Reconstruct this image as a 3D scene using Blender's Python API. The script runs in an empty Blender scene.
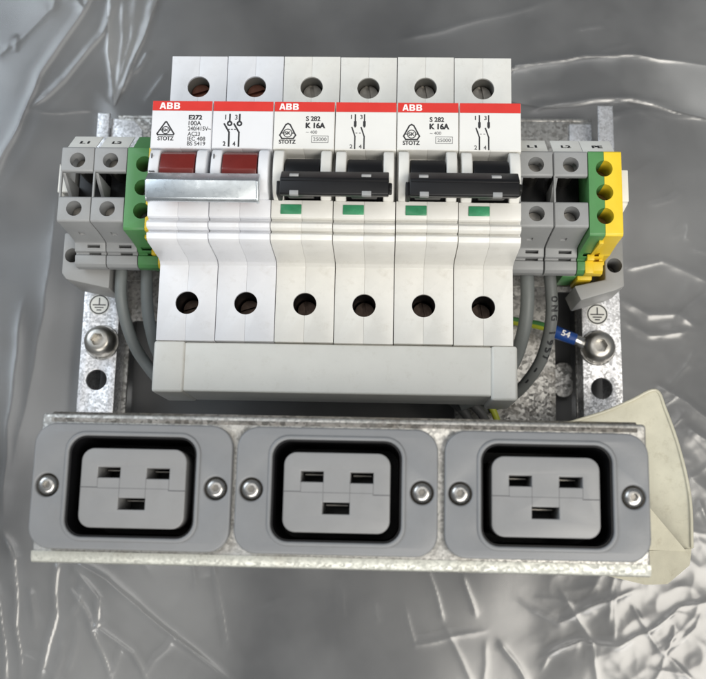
import bpy, bmesh, math, random
from mathutils import Vector, Matrix, noise
PI = math.pi
MM = 0.001
random.seed(7)
scene = bpy.context.scene
COL = scene.collection

# ------------------------------------------------------------------ camera
cam_d = bpy.data.cameras.new("Camera")
cam = bpy.data.objects.new("Camera", cam_d)
COL.objects.link(cam)
cam.location = (15.68*MM, -94.57*MM, 323.69*MM)
Rx = Matrix.Rotation(0.181, 3, 'X'); Ry = Matrix.Rotation(0.035, 3, 'Y'); Rz = Matrix.Rotation(0.016, 3, 'Z')
cam.rotation_euler = (Rx @ Ry @ Rz).to_euler()
cam_d.sensor_width = 36.0
cam_d.lens = 36.0*972.4/706.0
cam_d.clip_start = 0.01
cam_d.clip_end = 50.0
cam_d.dof.use_dof = True
cam_d.dof.focus_distance = 0.285
cam_d.dof.aperture_fstop = 22.0
scene.camera = cam

# ------------------------------------------------------------------ light
world = bpy.data.worlds.new("World")
scene.world = world
world.use_nodes = True
wn = world.node_tree.nodes
wn["Background"].inputs[0].default_value = (0.90, 0.95, 1.0, 1)
wn["Background"].inputs[1].default_value = 0.30

def area(name, loc, target, sx, sy, power, colour):
    d = bpy.data.lights.new(name, 'AREA')
    d.shape = 'RECTANGLE'; d.size = sx; d.size_y = sy
    d.energy = power; d.color = colour
    o = bpy.data.objects.new(name, d); COL.objects.link(o)
    o.location = loc
    o.rotation_euler = (Vector(target)-Vector(loc)).to_track_quat('-Z', 'Y').to_euler()
    return o
area("window_light", (0.16, -0.88, 0.98), (0.0, -0.03, 0.02), 1.0, 0.6, 14.0, (1.0, 0.975, 0.93))
area("roof_light", (0.56, -0.36, 1.20), (0.03, -0.05, 0.0), 0.55, 0.45, 9.0, (1.0, 0.95, 0.86))
area("skylight_light", (-1.04, 0.57, 0.98), (0, 0, 0), 0.85, 0.85, 12.5, (0.80, 0.90, 1.0))
area("ceiling_light", (-0.10, 0.30, 1.9), (0, 0, 0), 1.2, 0.5, 4.0, (1.0, 0.98, 0.95))

scene.view_settings.view_transform = 'Standard'
scene.view_settings.look = 'None'
scene.view_settings.gamma = 1.0
scene.view_settings.use_curve_mapping = False
scene.view_settings.exposure = -0.24

# ------------------------------------------------------------------ materials
def nodes_of(name):
    m = bpy.data.materials.new(name); m.use_nodes = True
    nt = m.node_tree
    return m, nt, nt.nodes["Principled BSDF"]

def tex(nt, kind, scale, **kw):
    t = nt.nodes.new(kind)
    c = nt.nodes.new('ShaderNodeTexCoord')
    nt.links.new(c.outputs['Object'], t.inputs['Vector'])
    t.inputs['Scale'].default_value = scale
    for k, v in kw.items():
        t.inputs[k].default_value = v
    return t

def ramp(nt, src, stops):
    r = nt.nodes.new('ShaderNodeValToRGB')
    e = r.color_ramp.elements
    while len(e) < len(stops): e.new(0.5)
    for i, (p, c) in enumerate(stops):
        e[i].position = p
        e[i].color = (c[0], c[1], c[2], 1) if isinstance(c, tuple) else (c, c, c, 1)
    nt.links.new(src, r.inputs['Fac'])
    return r

def bump(nt, src, strength, dist, bs):
    b = nt.nodes.new('ShaderNodeBump')
    b.inputs['Strength'].default_value = strength
    b.inputs['Distance'].default_value = dist
    nt.links.new(src, b.inputs['Height'])
    nt.links.new(b.outputs['Normal'], bs.inputs['Normal'])

def plastic(name, c, rough=0.38, var=0.06, bumps=0.12, grime=0.0, spec=0.5):
    m, nt, b = nodes_of(name)
    n = tex(nt, 'ShaderNodeTexNoise', 90.0, Detail=6.0, Roughness=0.65)
    lo = tuple(max(0, x*(1-var)) for x in c); hi = tuple(min(1, x*(1+var)) for x in c)
    r = ramp(nt, n.outputs['Fac'], [(0.30, lo), (0.70, hi)])
    out = r.outputs['Color']
    if grime > 0:
        g = tex(nt, 'ShaderNodeTexNoise', 260.0, Detail=8.0, Roughness=0.75)
        gr = ramp(nt, g.outputs['Fac'], [(0.54, 0.0), (0.74, grime)])
        mx = nt.nodes.new('ShaderNodeMix'); mx.data_type = 'RGBA'
        nt.links.new(gr.outputs['Color'], mx.inputs['Factor'])
        nt.links.new(out, mx.inputs['A'])
        mx.inputs['B'].default_value = (c[0]*0.55, c[1]*0.50, c[2]*0.42, 1)
        out = mx.outputs['Result']
    nt.links.new(out, b.inputs['Base Color'])
    rr = ramp(nt, n.outputs['Fac'], [(0.25, rough*0.85), (0.75, min(1, rough*1.2))])
    nt.links.new(rr.outputs['Color'], b.inputs['Roughness'])
    b.inputs['Specular IOR Level'].default_value = spec
    f = tex(nt, 'ShaderNodeTexNoise', 1900.0, Detail=3.0)
    bump(nt, f.outputs['Fac'], bumps, 0.0001, b)
    return m

def galvanised(name, lo=0.30, hi=0.72, rough=0.36, scale=330.0, tint=(1, 1, 1), dirt=0.35, metal=0.85, relief=0.30):
    m, nt, b = nodes_of(name)
    v = tex(nt, 'ShaderNodeTexVoronoi', scale)
    n = tex(nt, 'ShaderNodeTexNoise', scale*1.7, Detail=7.0, Roughness=0.75)
    sp = nt.nodes.new('ShaderNodeSeparateColor')
    nt.links.new(v.outputs['Color'], sp.inputs[0])
    a = nt.nodes.new('ShaderNodeMath'); a.operation = 'MULTIPLY_ADD'
    a.inputs[1].default_value = 0.45
    nt.links.new(sp.outputs[0], a.inputs[0])
    n2 = nt.nodes.new('ShaderNodeMath'); n2.operation = 'MULTIPLY'; n2.inputs[1].default_value = 0.65
    nt.links.new(n.outputs['Fac'], n2.inputs[0]); nt.links.new(n2.outputs[0], a.inputs[2])
    r = ramp(nt, a.outputs[0], [(0.28, tuple(lo*t for t in tint)), (0.52, tuple((lo+hi)/2*t for t in tint)), (0.70, tuple(hi*t for t in tint))])
    g = tex(nt, 'ShaderNodeTexNoise', 60.0, Detail=8.0, Roughness=0.7)
    gr = ramp(nt, g.outputs['Fac'], [(0.50, 0.0), (0.72, dirt)])
    mx = nt.nodes.new('ShaderNodeMix'); mx.data_type = 'RGBA'
    nt.links.new(gr.outputs['Color'], mx.inputs['Factor'])
    nt.links.new(r.outputs['Color'], mx.inputs['A'])
    mx.inputs['B'].default_value = (0.16, 0.13, 0.095, 1)
    nt.links.new(mx.outputs['Result'], b.inputs['Base Color'])
    b.inputs['Metallic'].default_value = metal
    rr = ramp(nt, a.outputs[0], [(0.3, rough*1.35), (0.7, rough*0.8)])
    nt.links.new(rr.outputs['Color'], b.inputs['Roughness'])
    bump(nt, a.outputs[0], relief, 0.0002, b)
    return m

def metal(name, c, rough, bumps=0.1):
    m, nt, b = nodes_of(name)
    n = tex(nt, 'ShaderNodeTexNoise', 500.0, Detail=6.0, Roughness=0.7)
    r = ramp(nt, n.outputs['Fac'], [(0.3, tuple(x*0.75 for x in c)), (0.7, c)])
    nt.links.new(r.outputs['Color'], b.inputs['Base Color'])
    b.inputs['Metallic'].default_value = 1.0
    rr = ramp(nt, n.outputs['Fac'], [(0.3, rough*1.3), (0.7, rough*0.8)])
    nt.links.new(rr.outputs['Color'], b.inputs['Roughness'])
    bump(nt, n.outputs['Fac'], bumps, 0.0002, b)
    return m

M = {}
M['white'] = plastic('cool_white_plastic', (0.72, 0.73, 0.76), 0.34, 0.04, 0.06, 0.22)
M['cream'] = plastic('cream_plastic', (0.73, 0.72, 0.68), 0.34, 0.05, 0.06, 0.28)
M['paper_cool'] = plastic('cool_label', (0.70, 0.705, 0.725), 0.30, 0.02, 0.02)
M['paper_warm'] = plastic('warm_label', (0.705, 0.70, 0.675), 0.30, 0.02, 0.02)
M['red'] = plastic('red_print', (0.60, 0.030, 0.022), 0.32, 0.06, 0.02)
M['ink'] = plastic('black_ink', (0.018, 0.018, 0.02), 0.5, 0.05, 0.02)
M['ink_grey'] = plastic('faded_ink', (0.16, 0.16, 0.16), 0.5, 0.05, 0.02)
M['ink_white'] = plastic('white_ink', (0.82, 0.80, 0.78), 0.4, 0.03, 0.02)
M['black'] = plastic('black_plastic_and_shade', (0.006, 0.006, 0.007), 0.40, 0.2, 0.08, 0.0, 0.30)  # black parts; also painted shade in socket wells and terminal slots
M['darkred'] = plastic('dark_red_plastic', (0.155, 0.013, 0.009), 0.30, 0.12, 0.10)
M['green_lamp'] = plastic('green_flag', (0.045, 0.25, 0.12), 0.25, 0.45, 0.05)
M['term_grey'] = plastic('terminal_grey', (0.285, 0.29, 0.292), 0.45, 0.05, 0.15, 0.15)
M['socket_grey'] = plastic('socket_grey', (0.182, 0.187, 0.194), 0.38, 0.05, 0.20, 0.12)
M['insert_grey'] = plastic('insert_grey', (0.222, 0.223, 0.225), 0.34, 0.04, 0.12, 0.10)
M['seam'] = plastic('seam_shadow_gap', (0.07, 0.07, 0.075), 0.6, 0.05, 0.02)
M['clamp_grey'] = plastic('clamp_grey', (0.29, 0.29, 0.285), 0.42, 0.05, 0.15, 0.15)
M['green'] = plastic('earth_green', (0.075, 0.235, 0.075), 0.42, 0.08, 0.12, 0.1)
M['yellow'] = plastic('earth_yellow', (0.80, 0.56, 0.030), 0.40, 0.06, 0.12, 0.06)
M['cover'] = plastic('cover_grey_white', (0.69, 0.685, 0.645), 0.36, 0.03, 0.10, 0.22)
M['cable'] = plastic('cable_grey', (0.165, 0.178, 0.174), 0.46, 0.08, 0.25, 0.15)
M['cable_shaded'] = plastic('cable_shaded_grey', (0.135, 0.142, 0.138), 0.42, 0.08, 0.25, 0.15)  # cable grey darkened, shading put into the colour
M['cable_dark'] = plastic('cable_dark_grey', (0.10, 0.10, 0.10), 0.5, 0.08, 0.2)
M['yellow_green'] = plastic('yellow_green_wire', (0.42, 0.46, 0.04), 0.42, 0.15, 0.2)
M['blue'] = plastic('blue_sleeve', (0.014, 0.06, 0.25), 0.32, 0.15, 0.2)
M['ivory'] = plastic('ivory_plastic', (0.52, 0.495, 0.39), 0.36, 0.10, 0.25, 0.45)
M['tag_white'] = plastic('white_tag', (0.78, 0.77, 0.72), 0.4, 0.04, 0.1, 0.1)
M['galv'] = galvanised('galvanised_strip', 0.42, 0.95, 0.40, 1500.0, (1, 1.0, 1.02), 0.30)
M['galv_dull'] = galvanised('dull_galvanised_plate', 0.17, 0.50, 0.45, 1000.0, (1, 0.98, 0.94), 0.6)
M['galv_panel'] = galvanised('galvanised_panel', 0.30, 0.56, 0.42, 1500.0, (1, 0.98, 0.93), 0.55)
M['galv_dirty_shaded'] = galvanised('dirty_shaded_galvanised_edge', 0.14, 0.34, 0.5, 900.0, (1, 0.93, 0.84), 0.8)  # dirt, plus the shade of the away-facing bend put into the colour
M['galv_green'] = galvanised('yellowed_zinc_edge', 0.36, 0.46, 0.5, 1700.0, (0.99, 1.0, 0.91), 0.5, 0.6, 0.06)
M['zinc'] = metal('zinc_bar', (0.70, 0.75, 0.78), 0.30, 0.06)
M['steel'] = metal('steel_screw', (0.52, 0.51, 0.49), 0.26, 0.05)
M['bolt'] = metal('bolt_steel', (0.52, 0.50, 0.46), 0.33, 0.06)
M['well_grey'] = plastic('terminal_well_grey', (0.16, 0.155, 0.14), 0.5, 0.1)
M['dark_steel'] = metal('dark_screw', (0.30, 0.285, 0.26), 0.34)
M['brown_steel'] = metal('brown_dark_screw', (0.075, 0.055, 0.045), 0.36)
M['copper_screw'] = metal('brown_screw', (0.16, 0.075, 0.055), 0.38)
M['brass'] = metal('brass_screw', (0.42, 0.27, 0.10), 0.4)

# table: plain dull grey
m, nt, b = nodes_of('table_grey')
n = tex(nt, 'ShaderNodeTexNoise', 14.0, Detail=5.0)
r = ramp(nt, n.outputs['Fac'], [(0.3, (0.128, 0.134, 0.146)), (0.7, (0.172, 0.175, 0.181))])
nt.links.new(r.outputs['Color'], b.inputs['Base Color']); b.inputs['Roughness'].default_value = 0.7
M['table'] = m

# clear film: mostly see-through, a little milky, glossy on top
def film_material(name, milk, rough, ior):
    m = bpy.data.materials.new(name); m.use_nodes = True
    nt = m.node_tree; nt.nodes.clear()
    out = nt.nodes.new('ShaderNodeOutputMaterial')
    tr = nt.nodes.new('ShaderNodeBsdfTransparent'); tr.inputs[0].default_value = (0.93, 0.93, 0.93, 1)
    df = nt.nodes.new('ShaderNodeBsdfDiffuse'); df.inputs[0].default_value = (0.62, 0.62, 0.61, 1)
    gl = nt.nodes.new('ShaderNodeBsdfGlossy'); gl.inputs['Color'].default_value = (1, 1, 1, 1); gl.inputs['Roughness'].default_value = rough
    fr = nt.nodes.new('ShaderNodeFresnel'); fr.inputs['IOR'].default_value = ior
    m1 = nt.nodes.new('ShaderNodeMixShader')
    m2 = nt.nodes.new('ShaderNodeMixShader')
    n0 = tex(nt, 'ShaderNodeTexNoise', 13.0, Detail=5.0, Roughness=0.5)
    r0 = ramp(nt, n0.outputs['Fac'], [(0.33, milk*0.4), (0.68, milk*1.9)])
    nt.links.new(r0.outputs['Color'], m1.inputs[0])
    nz = tex(nt, 'ShaderNodeTexNoise', 150.0, Detail=7.0, Roughness=0.6)
    bp = nt.nodes.new('ShaderNodeBump'); bp.inputs['Strength'].default_value = 0.02; bp.inputs['Distance'].default_value = 0.001
    nt.links.new(nz.outputs['Fac'], bp.inputs['Height'])
    nt.links.new(bp.outputs[0], gl.inputs['Normal'])
    nt.links.new(tr.outputs[0], m1.inputs[1]); nt.links.new(df.outputs[0], m1.inputs[2])
    nt.links.new(fr.outputs[0], m2.inputs[0]); nt.links.new(m1.outputs[0], m2.inputs[1]); nt.links.new(gl.outputs[0], m2.inputs[2])
    nt.links.new(m2.outputs[0], out.inputs[0])
    return m
M['film'] = film_material('clear_film', 0.15, 0.205, 1.74)
M['film_double'] = film_material('doubled_film', 0.24, 0.21, 1.74)

# ------------------------------------------------------------------ mesh helpers (all in mm)
def finish(bm, name, smooth=35):
    me = bpy.data.meshes.new(name)
    bmesh.ops.scale(bm, vec=(MM, MM, MM), verts=bm.verts)
    bm.normal_update()
    bm.to_mesh(me); bm.free()
    me.polygons.foreach_set('use_smooth', [True]*len(me.polygons))
    me.set_sharp_from_angle(angle=math.radians(smooth))
    return me

def obj(name, bm, mat, parent=None, smooth=35):
    me = finish(bm, name, smooth)
    me.materials.append(M[mat])
    o = bpy.data.objects.new(name, me); COL.objects.link(o)
    if parent: o.parent = parent
    return o

def thing(name, loc, label, cat, group=None):
    o = bpy.data.objects.new(name, None); COL.objects.link(o)
    o.empty_display_size = 0.01
    o.location = [c*MM for c in loc]
    o['label'] = label; o['category'] = cat
    if group: o['group'] = group
    return o

def new(): return bmesh.new()

def merge(dst, src):
    me = bpy.data.meshes.new('tmp'); src.to_mesh(me); src.free()
    dst.from_mesh(me); bpy.data.meshes.remove(me)
    return dst

def bevel_all(bm, w, seg=2, ang=28):
    if w <= 0: return bm
    bm.normal_update()
    es = [e for e in bm.edges if len(e.link_faces) == 2 and e.calc_face_angle(0) > math.radians(ang)]
    bmesh.ops.bevel(bm, geom=es, offset=w, segments=seg, affect='EDGES', profile=0.5, clamp_overlap=True)
    return bm

def box(bm, x0, x1, y0, y1, z0, z1, bev=0.0, seg=2, rot=None, about=None):
    t = new()
    bmesh.ops.create_cube(t, size=1)
    for v in t.verts:
        v.co = Vector(((x0+x1)/2+v.co.x*(x1-x0), (y0+y1)/2+v.co.y*(y1-y0), (z0+z1)/2+v.co.z*(z1-z0)))
    bevel_all(t, bev, seg)
    if rot is not None:
        c = Vector(about) if about else Vector(((x0+x1)/2, (y0+y1)/2, (z0+z1)/2))
        bmesh.ops.rotate(t, cent=c, matrix=rot, verts=t.verts)
    return merge(bm, t)

def prism_x(bm, prof, x0, x1, bev=0.0, seg=2):
    """side profile of (y, z) points run from x0 to x1"""
    t = new()
    a = [t.verts.new((x0, y, z)) for y, z in prof]
    c = [t.verts.new((x1, y, z)) for y, z in prof]
    n = len(prof)
    t.faces.new(a); t.faces.new(list(reversed(c)))
    for i in range(n):
        t.faces.new((a[(i+1) % n], a[i], c[i], c[(i+1) % n]))
    bmesh.ops.recalc_face_normals(t, faces=t.faces)
    bevel_all(t, bev, seg)
    bmesh.ops.triangulate(t, faces=[f for f in t.faces if len(f.verts) > 4])
    return merge(bm, t)

def prism_z(bm, prof, z0, z1, bev=0.0, seg=2):
    t = new()
    a = [t.verts.new((x, y, z0)) for x, y in prof]
    c = [t.verts.new((x, y, z1)) for x, y in prof]
    n = len(prof)
    t.faces.new(a); t.faces.new(list(reversed(c)))
    for i in range(n):
        t.faces.new((a[(i+1) % n], a[i], c[i], c[(i+1) % n]))
    bmesh.ops.recalc_face_normals(t, faces=t.faces)
    bevel_all(t, bev, seg)
    bmesh.ops.triangulate(t, faces=[f for f in t.faces if len(f.verts) > 4])
    return merge(bm, t)

def lathe(bm, prof, cx, cy, seg=32):
    """(r, z) points turned about a vertical axis"""
    t = new()
    rings = []
    for r_, z in prof:
        if r_ < 1e-6: rings.append([t.verts.new((cx, cy, z))])
        else: rings.append([t.verts.new((cx+r_*math.cos(2*PI*k/seg), cy+r_*math.sin(2*PI*k/seg), z)) for k in range(seg)])
    for a, c in zip(rings, rings[1:]):
        for k in range(seg):
            k2 = (k+1) % seg
            if len(a) == 1 and len(c) == 1: continue
            if len(a) == 1: t.faces.new((a[0], c[k], c[k2]))
            elif len(c) == 1: t.faces.new((a[k2], a[k], c[0]))
            else: t.faces.new((a[k2], a[k], c[k], c[k2]))
    bmesh.ops.recalc_face_normals(t, faces=t.faces)
    return merge(bm, t)

def smooth_path(pts, n=14):
    P = [Vector(p) for p in pts]
    P = [P[0]*2-P[1]]+P+[P[-1]*2-P[-2]]
    res = []
    for i in range(1, len(P)-2):
        for k in range(n):
            t = k/n
            a, b_, c, d = P[i-1], P[i], P[i+1], P[i+2]
            res.append(0.5*((2*b_)+(c-a)*t+(2*a-5*b_+4*c-d)*t*t+(3*b_-a-3*c+d)*t**3))
    res.append(P[-2])
    return res

def tube(bm, pts, rad, seg=18, n=14):
    path = smooth_path(pts, n)
    t = new(); prev = None
    up = Vector((1, 0, 0))
    L = len(path)
    rings = []
    for i, p in enumerate(path):
        d = (path[min(i+1, L-1)]-path[max(i-1, 0)]).normalized()
        s = up-d*up.dot(d)
        if s.length < 1e-4: s = Vector((0, 1, 0))-d*d.y
        s.normalize(); up = s
        w = d.cross(s)
        rr = rad(i/(L-1)) if callable(rad) else rad
        rings.append([t.verts.new(p+(s*math.cos(2*PI*k/seg)+w*math.sin(2*PI*k/seg))*rr) for k in range(seg)])
    for a, c in zip(rings, rings[1:]):
        for k in range(seg):
            t.faces.new((a[k], a[(k+1) % seg], c[(k+1) % seg], c[k]))
    t.faces.new(list(reversed(rings[0]))); t.faces.new(rings[-1])
    bmesh.ops.recalc_face_normals(t, faces=t.faces)
    return merge(bm, t)

def circle(cx, cy, r_, n=40):
    return [(cx+r_*math.cos(2*PI*k/n), cy+r_*math.sin(2*PI*k/n)) for k in range(n)]

def rrect(x0, x1, y0, y1, r_, n=8):
    pts = []
    for cx, cy, a0 in ((x1-r_, y1-r_, 0), (x0+r_, y1-r_, 90), (x0+r_, y0+r_, 180), (x1-r_, y0+r_, 270)):
        for k in range(n+1):
            a = math.radians(a0+90*k/n)
            pts.append((cx+r_*math.cos(a), cy+r_*math.sin(a)))
    return pts

def curve_bm(cu):
    o = bpy.data.objects.new('tmp', cu); COL.objects.link(o)
    bpy.context.view_layer.update()
    dg = bpy.context.evaluated_depsgraph_get()
    me = bpy.data.meshes.new_from_object(o.evaluated_get(dg))
    t = new(); t.from_mesh(me)
    bpy.data.meshes.remove(me); bpy.data.objects.remove(o); bpy.data.curves.remove(cu)
    bmesh.ops.remove_doubles(t, verts=t.verts, dist=1e-4)
    return t

def flat(bm, loops, z0, z1, bev=0.0):
    """outline with holes, filled, z0..z1 thick, edges rounded by bev"""
    cu = bpy.data.curves.new('tmp', 'CURVE'); cu.dimensions = '2D'; cu.fill_mode = 'BOTH'
    for lp in loops:
        s = cu.splines.new('POLY'); s.points.add(len(lp)-1); s.use_cyclic_u = True
        for p, (x, y) in zip(s.points, lp): p.co = (x, y, 0, 1)
    cu.extrude = (z1-z0)/2-bev; cu.bevel_depth = bev; cu.bevel_resolution = 2; cu.offset = -bev
    t = curve_bm(cu)
    bmesh.ops.translate(t, vec=(0, 0, (z0+z1)/2), verts=t.verts)
    return merge(bm, t)

def bmesh_copy(src, dst):
    me = bpy.data.meshes.new('tmp'); src.to_mesh(me); dst.from_mesh(me); bpy.data.meshes.remove(me)

def brand(x0, y0, w, h, z):
    LA = [[(0, 0), (.33, 1), (.67, 1), (1, 0), (.75, 0), (.69, .2), (.31, .2), (.25, 0)], [(.39, .4), (.61, .4), (.5, .76)]]
    LB = [[(0, 0), (.66, 0), (.88, .07), (.97, .26), (.9, .44), (.76, .52), (.87, .6), (.93, .75), (.84, .94), (.64, 1), (0, 1)],
          [(.27, .19), (.60, .19), (.68, .29), (.60, .40), (.27, .40)], [(.27, .61), (.57, .61), (.63, .71), (.57, .81), (.27, .81)]]
    bm = new(); k = w/3.2
    for i, L in enumerate((LA, LB, LB)):
        flat(bm, [[(x0+i*1.1*k+px*k*(1 if i == 0 else 0.97), y0+py*h) for px, py in lp] for lp in L], z, z+0.03)
    return bm

def text(bm, s, x0, y0, w, h, z, bold=0.0, thick=0.03, spacing=1.0):
    """writing fitted to a box with lower left corner x0, y0"""
    cu = bpy.data.curves.new('tmp', 'FONT'); cu.body = s; cu.size = 1.0; cu.offset = min(bold, 0.012); cu.extrude = 0.02
    cu.space_character = spacing
    t = curve_bm(cu)
    base = new(); bmesh_copy(t, base)
    for dx, dy, dz in ((1.0, 0.0, 0.002), (0.5, 0.7, 0.004)):
        e = new(); bmesh_copy(base, e)
        for v in e.verts: v.co.x += (0.035+bold*1.6)*dx; v.co.y += (0.03+bold*0.6)*dy; v.co.z += dz
        merge(t, e)
    base.free()
    xs = [v.co.x for v in t.verts]; ys = [v.co.y for v in t.verts]
    ax, ay = min(xs), min(ys)
    kx = w/(max(xs)-ax); ky = h/(max(ys)-ay) if h else kx
    for v in t.verts:
        v.co = Vector((x0+(v.co.x-ax)*kx, y0+(v.co.y-ay)*ky, z+(v.co.z/0.04+0.5)*thick))
    return merge(bm, t)

def line(bm, pts, w, z, thick=0.03, closed=False):
    n = len(pts)
    for i in range(n if closed else n-1):
        a, c = Vector(pts[i]).to_2d(), Vector(pts[(i+1) % n]).to_2d()
        d = (c-a).normalized(); s = Vector((-d.y, d.x))*w/2; e = d*w*0.4
        prism_z(bm, [tuple(a-e+s), tuple(a-e-s), tuple(c+e-s), tuple(c+e+s)], z, z+thick+0.002*(i % 2))
    return bm

def ring(bm, cx, cy, r0, r1, z, thick=0.03):
    return flat(bm, [circle(cx, cy, r1), circle(cx, cy, r0)], z, z+thick)

def boolean(bm, cutter, op='DIFFERENCE'):
    a = bpy.data.meshes.new('a'); bm.to_mesh(a); bm.free()
    c = bpy.data.meshes.new('c'); cutter.to_mesh(c); cutter.free()
    oa = bpy.data.objects.new('a', a); oc = bpy.data.objects.new('c', c)
    COL.objects.link(oa); COL.objects.link(oc)
    md = oa.modifiers.new('b', 'BOOLEAN'); md.operation = op; md.object = oc; md.solver = 'EXACT'
    bpy.context.view_layer.update()
    me = bpy.data.meshes.new_from_object(oa.evaluated_get(bpy.context.evaluated_depsgraph_get()))
    t = new(); t.from_mesh(me)
    for o in (oa, oc): bpy.data.objects.remove(o)
    for q in (a, c, me): bpy.data.meshes.remove(q)
    return t

def cyl(bm, cx, cy, r_, z0, z1, seg=32):
    return lathe(bm, [(0, z0), (r_, z0), (r_, z1), (0, z1)], cx, cy, seg)

def copy_tree(o, parent=None):
    c = o.copy(); COL.objects.link(c)
    if parent: c.parent = parent
    for ch in list(o.children): copy_tree(ch, c)
    return c

def screw_head(cx, cy, z, r_, h, hexr, depth):
    """round head with a hexagon socket"""
    bm = lathe(new(), [(0, z-1.0), (r_, z-1.0), (r_, z+h*0.35), (r_*0.94, z+h*0.65), (r_*0.78, z+h*0.9), (r_*0.6, z+h), (0, z+h)], cx, cy, 40)
    cut = cyl(new(), cx, cy, hexr, z+h-depth, z+h+1, 6)
    return boolean(bm, cut)

# ------------------------------------------------------------------ surface: table and film
o = obj('table', box(new(), -700, 700, -700, 700, -60, -37), 'table'); o['kind'] = 'structure'

FZ = -33.0
folds = [  # polyline (x, y), height, half width
    ([(-103.5, 111.8), (-105.7, 107.4), (-123.4, 75.1), (-128.1, 59.5), (-134.2, 43.7), (-141.1, 27.2)], 1.00, 1.3),
    ([(-126.1, 60.3), (-113.3, 73.9), (-99.5, 94.0), (-93.7, 109.7)], 0.70, 1.0),
    ([(-126.1, 60.3), (-114.1, 59.6), (-100.0, 61.0)], 0.35, 0.8),
    ([(-78.4, 111.9), (-79.0, 107.6), (-85.3, 86.0), (-92.6, 63.5)], 0.70, 1.0),
    ([(-97.1, 111.9), (-97.3, 85.9), (-93.0, 63.1)], 0.50, 0.9),
    ([(-91.8, 111.9), (-91.6, 90.2), (-92.6, 69.0)], 0.30, 0.9),
    ([(-85.7, 111.9), (-88.4, 90.2), (-91.9, 71.1)], 0.30, 0.9),
    ([(-121.5, -105.3), (-118.0, -112.3), (-116.1, -126.3), (-111.6, -156.9)], 1.20, 1.0),
    ([(-123.9, -119.5), (-119.2, -140.1), (-118.0, -157.1)], 1.2, 1.2),
    ([(-111.6, -122.7), (-107.6, -136.4)], 0.7, 0.8),
    ([(-102.3, -111.9), (-102.1, -118.9), (-101.5, -131.1), (-105.6, -156.7)], 1.2, 1.0),
    ([(-98.7, -111.1), (-84.0, -118.5), (-68.8, -130.3), (-37.4, -152.9)], 1.70, 1.2),
    ([(-97.9, -112.5), (-86.4, -125.5), (-86.5, -134.8), (-73.3, -144.0), (-66.2, -155.7)], 1.1, 1.0),
    ([(-96.4, -123.0), (-89.5, -132.5), (-78.9, -156.0)], 1.1, 1.0),
    ([(-88.9, -136.6), (-83.8, -132.4), (-85.3, -125.5)], 0.40, 0.8),
    ([(-53.0, -110.8), (-50.1, -124.6)], 0.30, 0.7),
    ([(-45.8, -110.6), (-42.1, -127.9), (-39.3, -141.5)], 0.5, 0.8),
    ([(30.5, -110.9), (37.7, -130.0)], 0.30, 0.9),
    ([(22.9, -124.5), (27.2, -138.0), (52.8, -132.3)], 0.22, 0.9),
    ([(43.6, -113.7), (48.2, -128.0)], 0.30, 0.9),
    ([(37.7, -131.0), (48.2, -152.5)], 0.25, 1.2),
    ([(58.0, 77.7), (65.0, 80.6), (88.3, 84.1), (109.6, 85.5), (142.9, 80.7)], 1.2, 1.5),
    ([(69.5, 61.2), (74.5, 63.3), (93.7, 66.3), (109.1, 66.9), (141.9, 58.5)], 1.40, 1.4),
    ([(18.9, 90.9), (46.3, 98.7), (81.7, 108.3)], 0.40, 2.2),
    ([(80.9, 54.7), (111.6, 61.5), (141.9, 59.4)], 0.40, 1.5),
    ([(114.2, 24.2), (123.2, 26.3), (127.1, 29.5)], 0.40, 0.9),
    ([(128.9, 17.7), (127.9, 10.7)], 0.35, 0.8),
    ([(103.8, -0.5), (118.3, 2.4), (136.1, -5.4)], 0.60, 1.4),
    ([(102.0, -12.8), (112.8, -18.3), (122.4, -17.0), (129.1, -21.8)], 0.80, 1.5),
    ([(102.5, -21.1), (112.6, -25.8), (127.2, -23.7)], 0.60, 1.3),
    ([(115.6, -44.4), (126.2, -50.4), (136.5, -59.7)], 0.90, 1.6),
    ([(125.8, -60.6), (136.2, -67.6)], 0.70, 1.3),
    ([(128.3, -85.6), (134.4, -106.3)], 0.70, 1.5),
    ([(64.0, -121.8), (77.9, -129.9), (92.0, -122.8), (106.1, -117.3)], 0.40, 1.3),
    ([(70.8, -141.9), (84.8, -134.8), (98.6, -137.8), (109.2, -130.8)], 0.40, 1.3),
    ([(78.1, -118.0), (88.3, -134.7), (91.4, -151.3)], 0.35, 1.2),
    ([(105.6, -134.3), (119.8, -123.8), (133.8, -120.1)], 0.45, 1.3),
    ([(57.0, -135.6), (67.2, -152.0)], 0.50, 1.2),
    ([(102.5, -120.8), (112.4, -137.5), (125.6, -150.4)], 0.40, 1.3),
    ([(-117.8, 107.4), (-132.6, 90.0), (-144.0, 81.3)], 0.50, 4.0),
    ([(-112.3, 35.7), (-113.4, -0.4), (-117.2, -46.7), (-121.6, -83.8)], 0.50, 5.0),
    ([(-123.6, -16.2), (-124.2, -61.8), (-123.3, -98.2)], 0.50, 3.0),
]
rf = random.Random(11)
def stray(n, x0, x1, y0, y1, lo, hi, hgt, a0=0.0, a1=math.pi):
    for _ in range(n):                      # small stray creases
        x, y, a, l = rf.uniform(x0, x1), rf.uniform(y0, y1), rf.uniform(a0, a1), rf.uniform(lo, hi)
        pl = [(x, y)]
        for _k in range(3):
            a += rf.uniform(-0.45, 0.45); x += math.cos(a)*l/3; y += math.sin(a)*l/3; pl.append((x, y))
        folds.append((pl, hgt*rf.uniform(0.5, 1.2), rf.uniform(0.7, 1.3)))
stray(22, 50, 150, -160, -106, 10, 30, 0.22, 0.0, 1.6)
stray(12, 100, 150, -100, -5, 8, 22, 0.30, -0.7, 0.7)
stray(9, 60, 150, 5, 105, 6, 20, 0.22, -0.5, 0.7)
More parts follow.
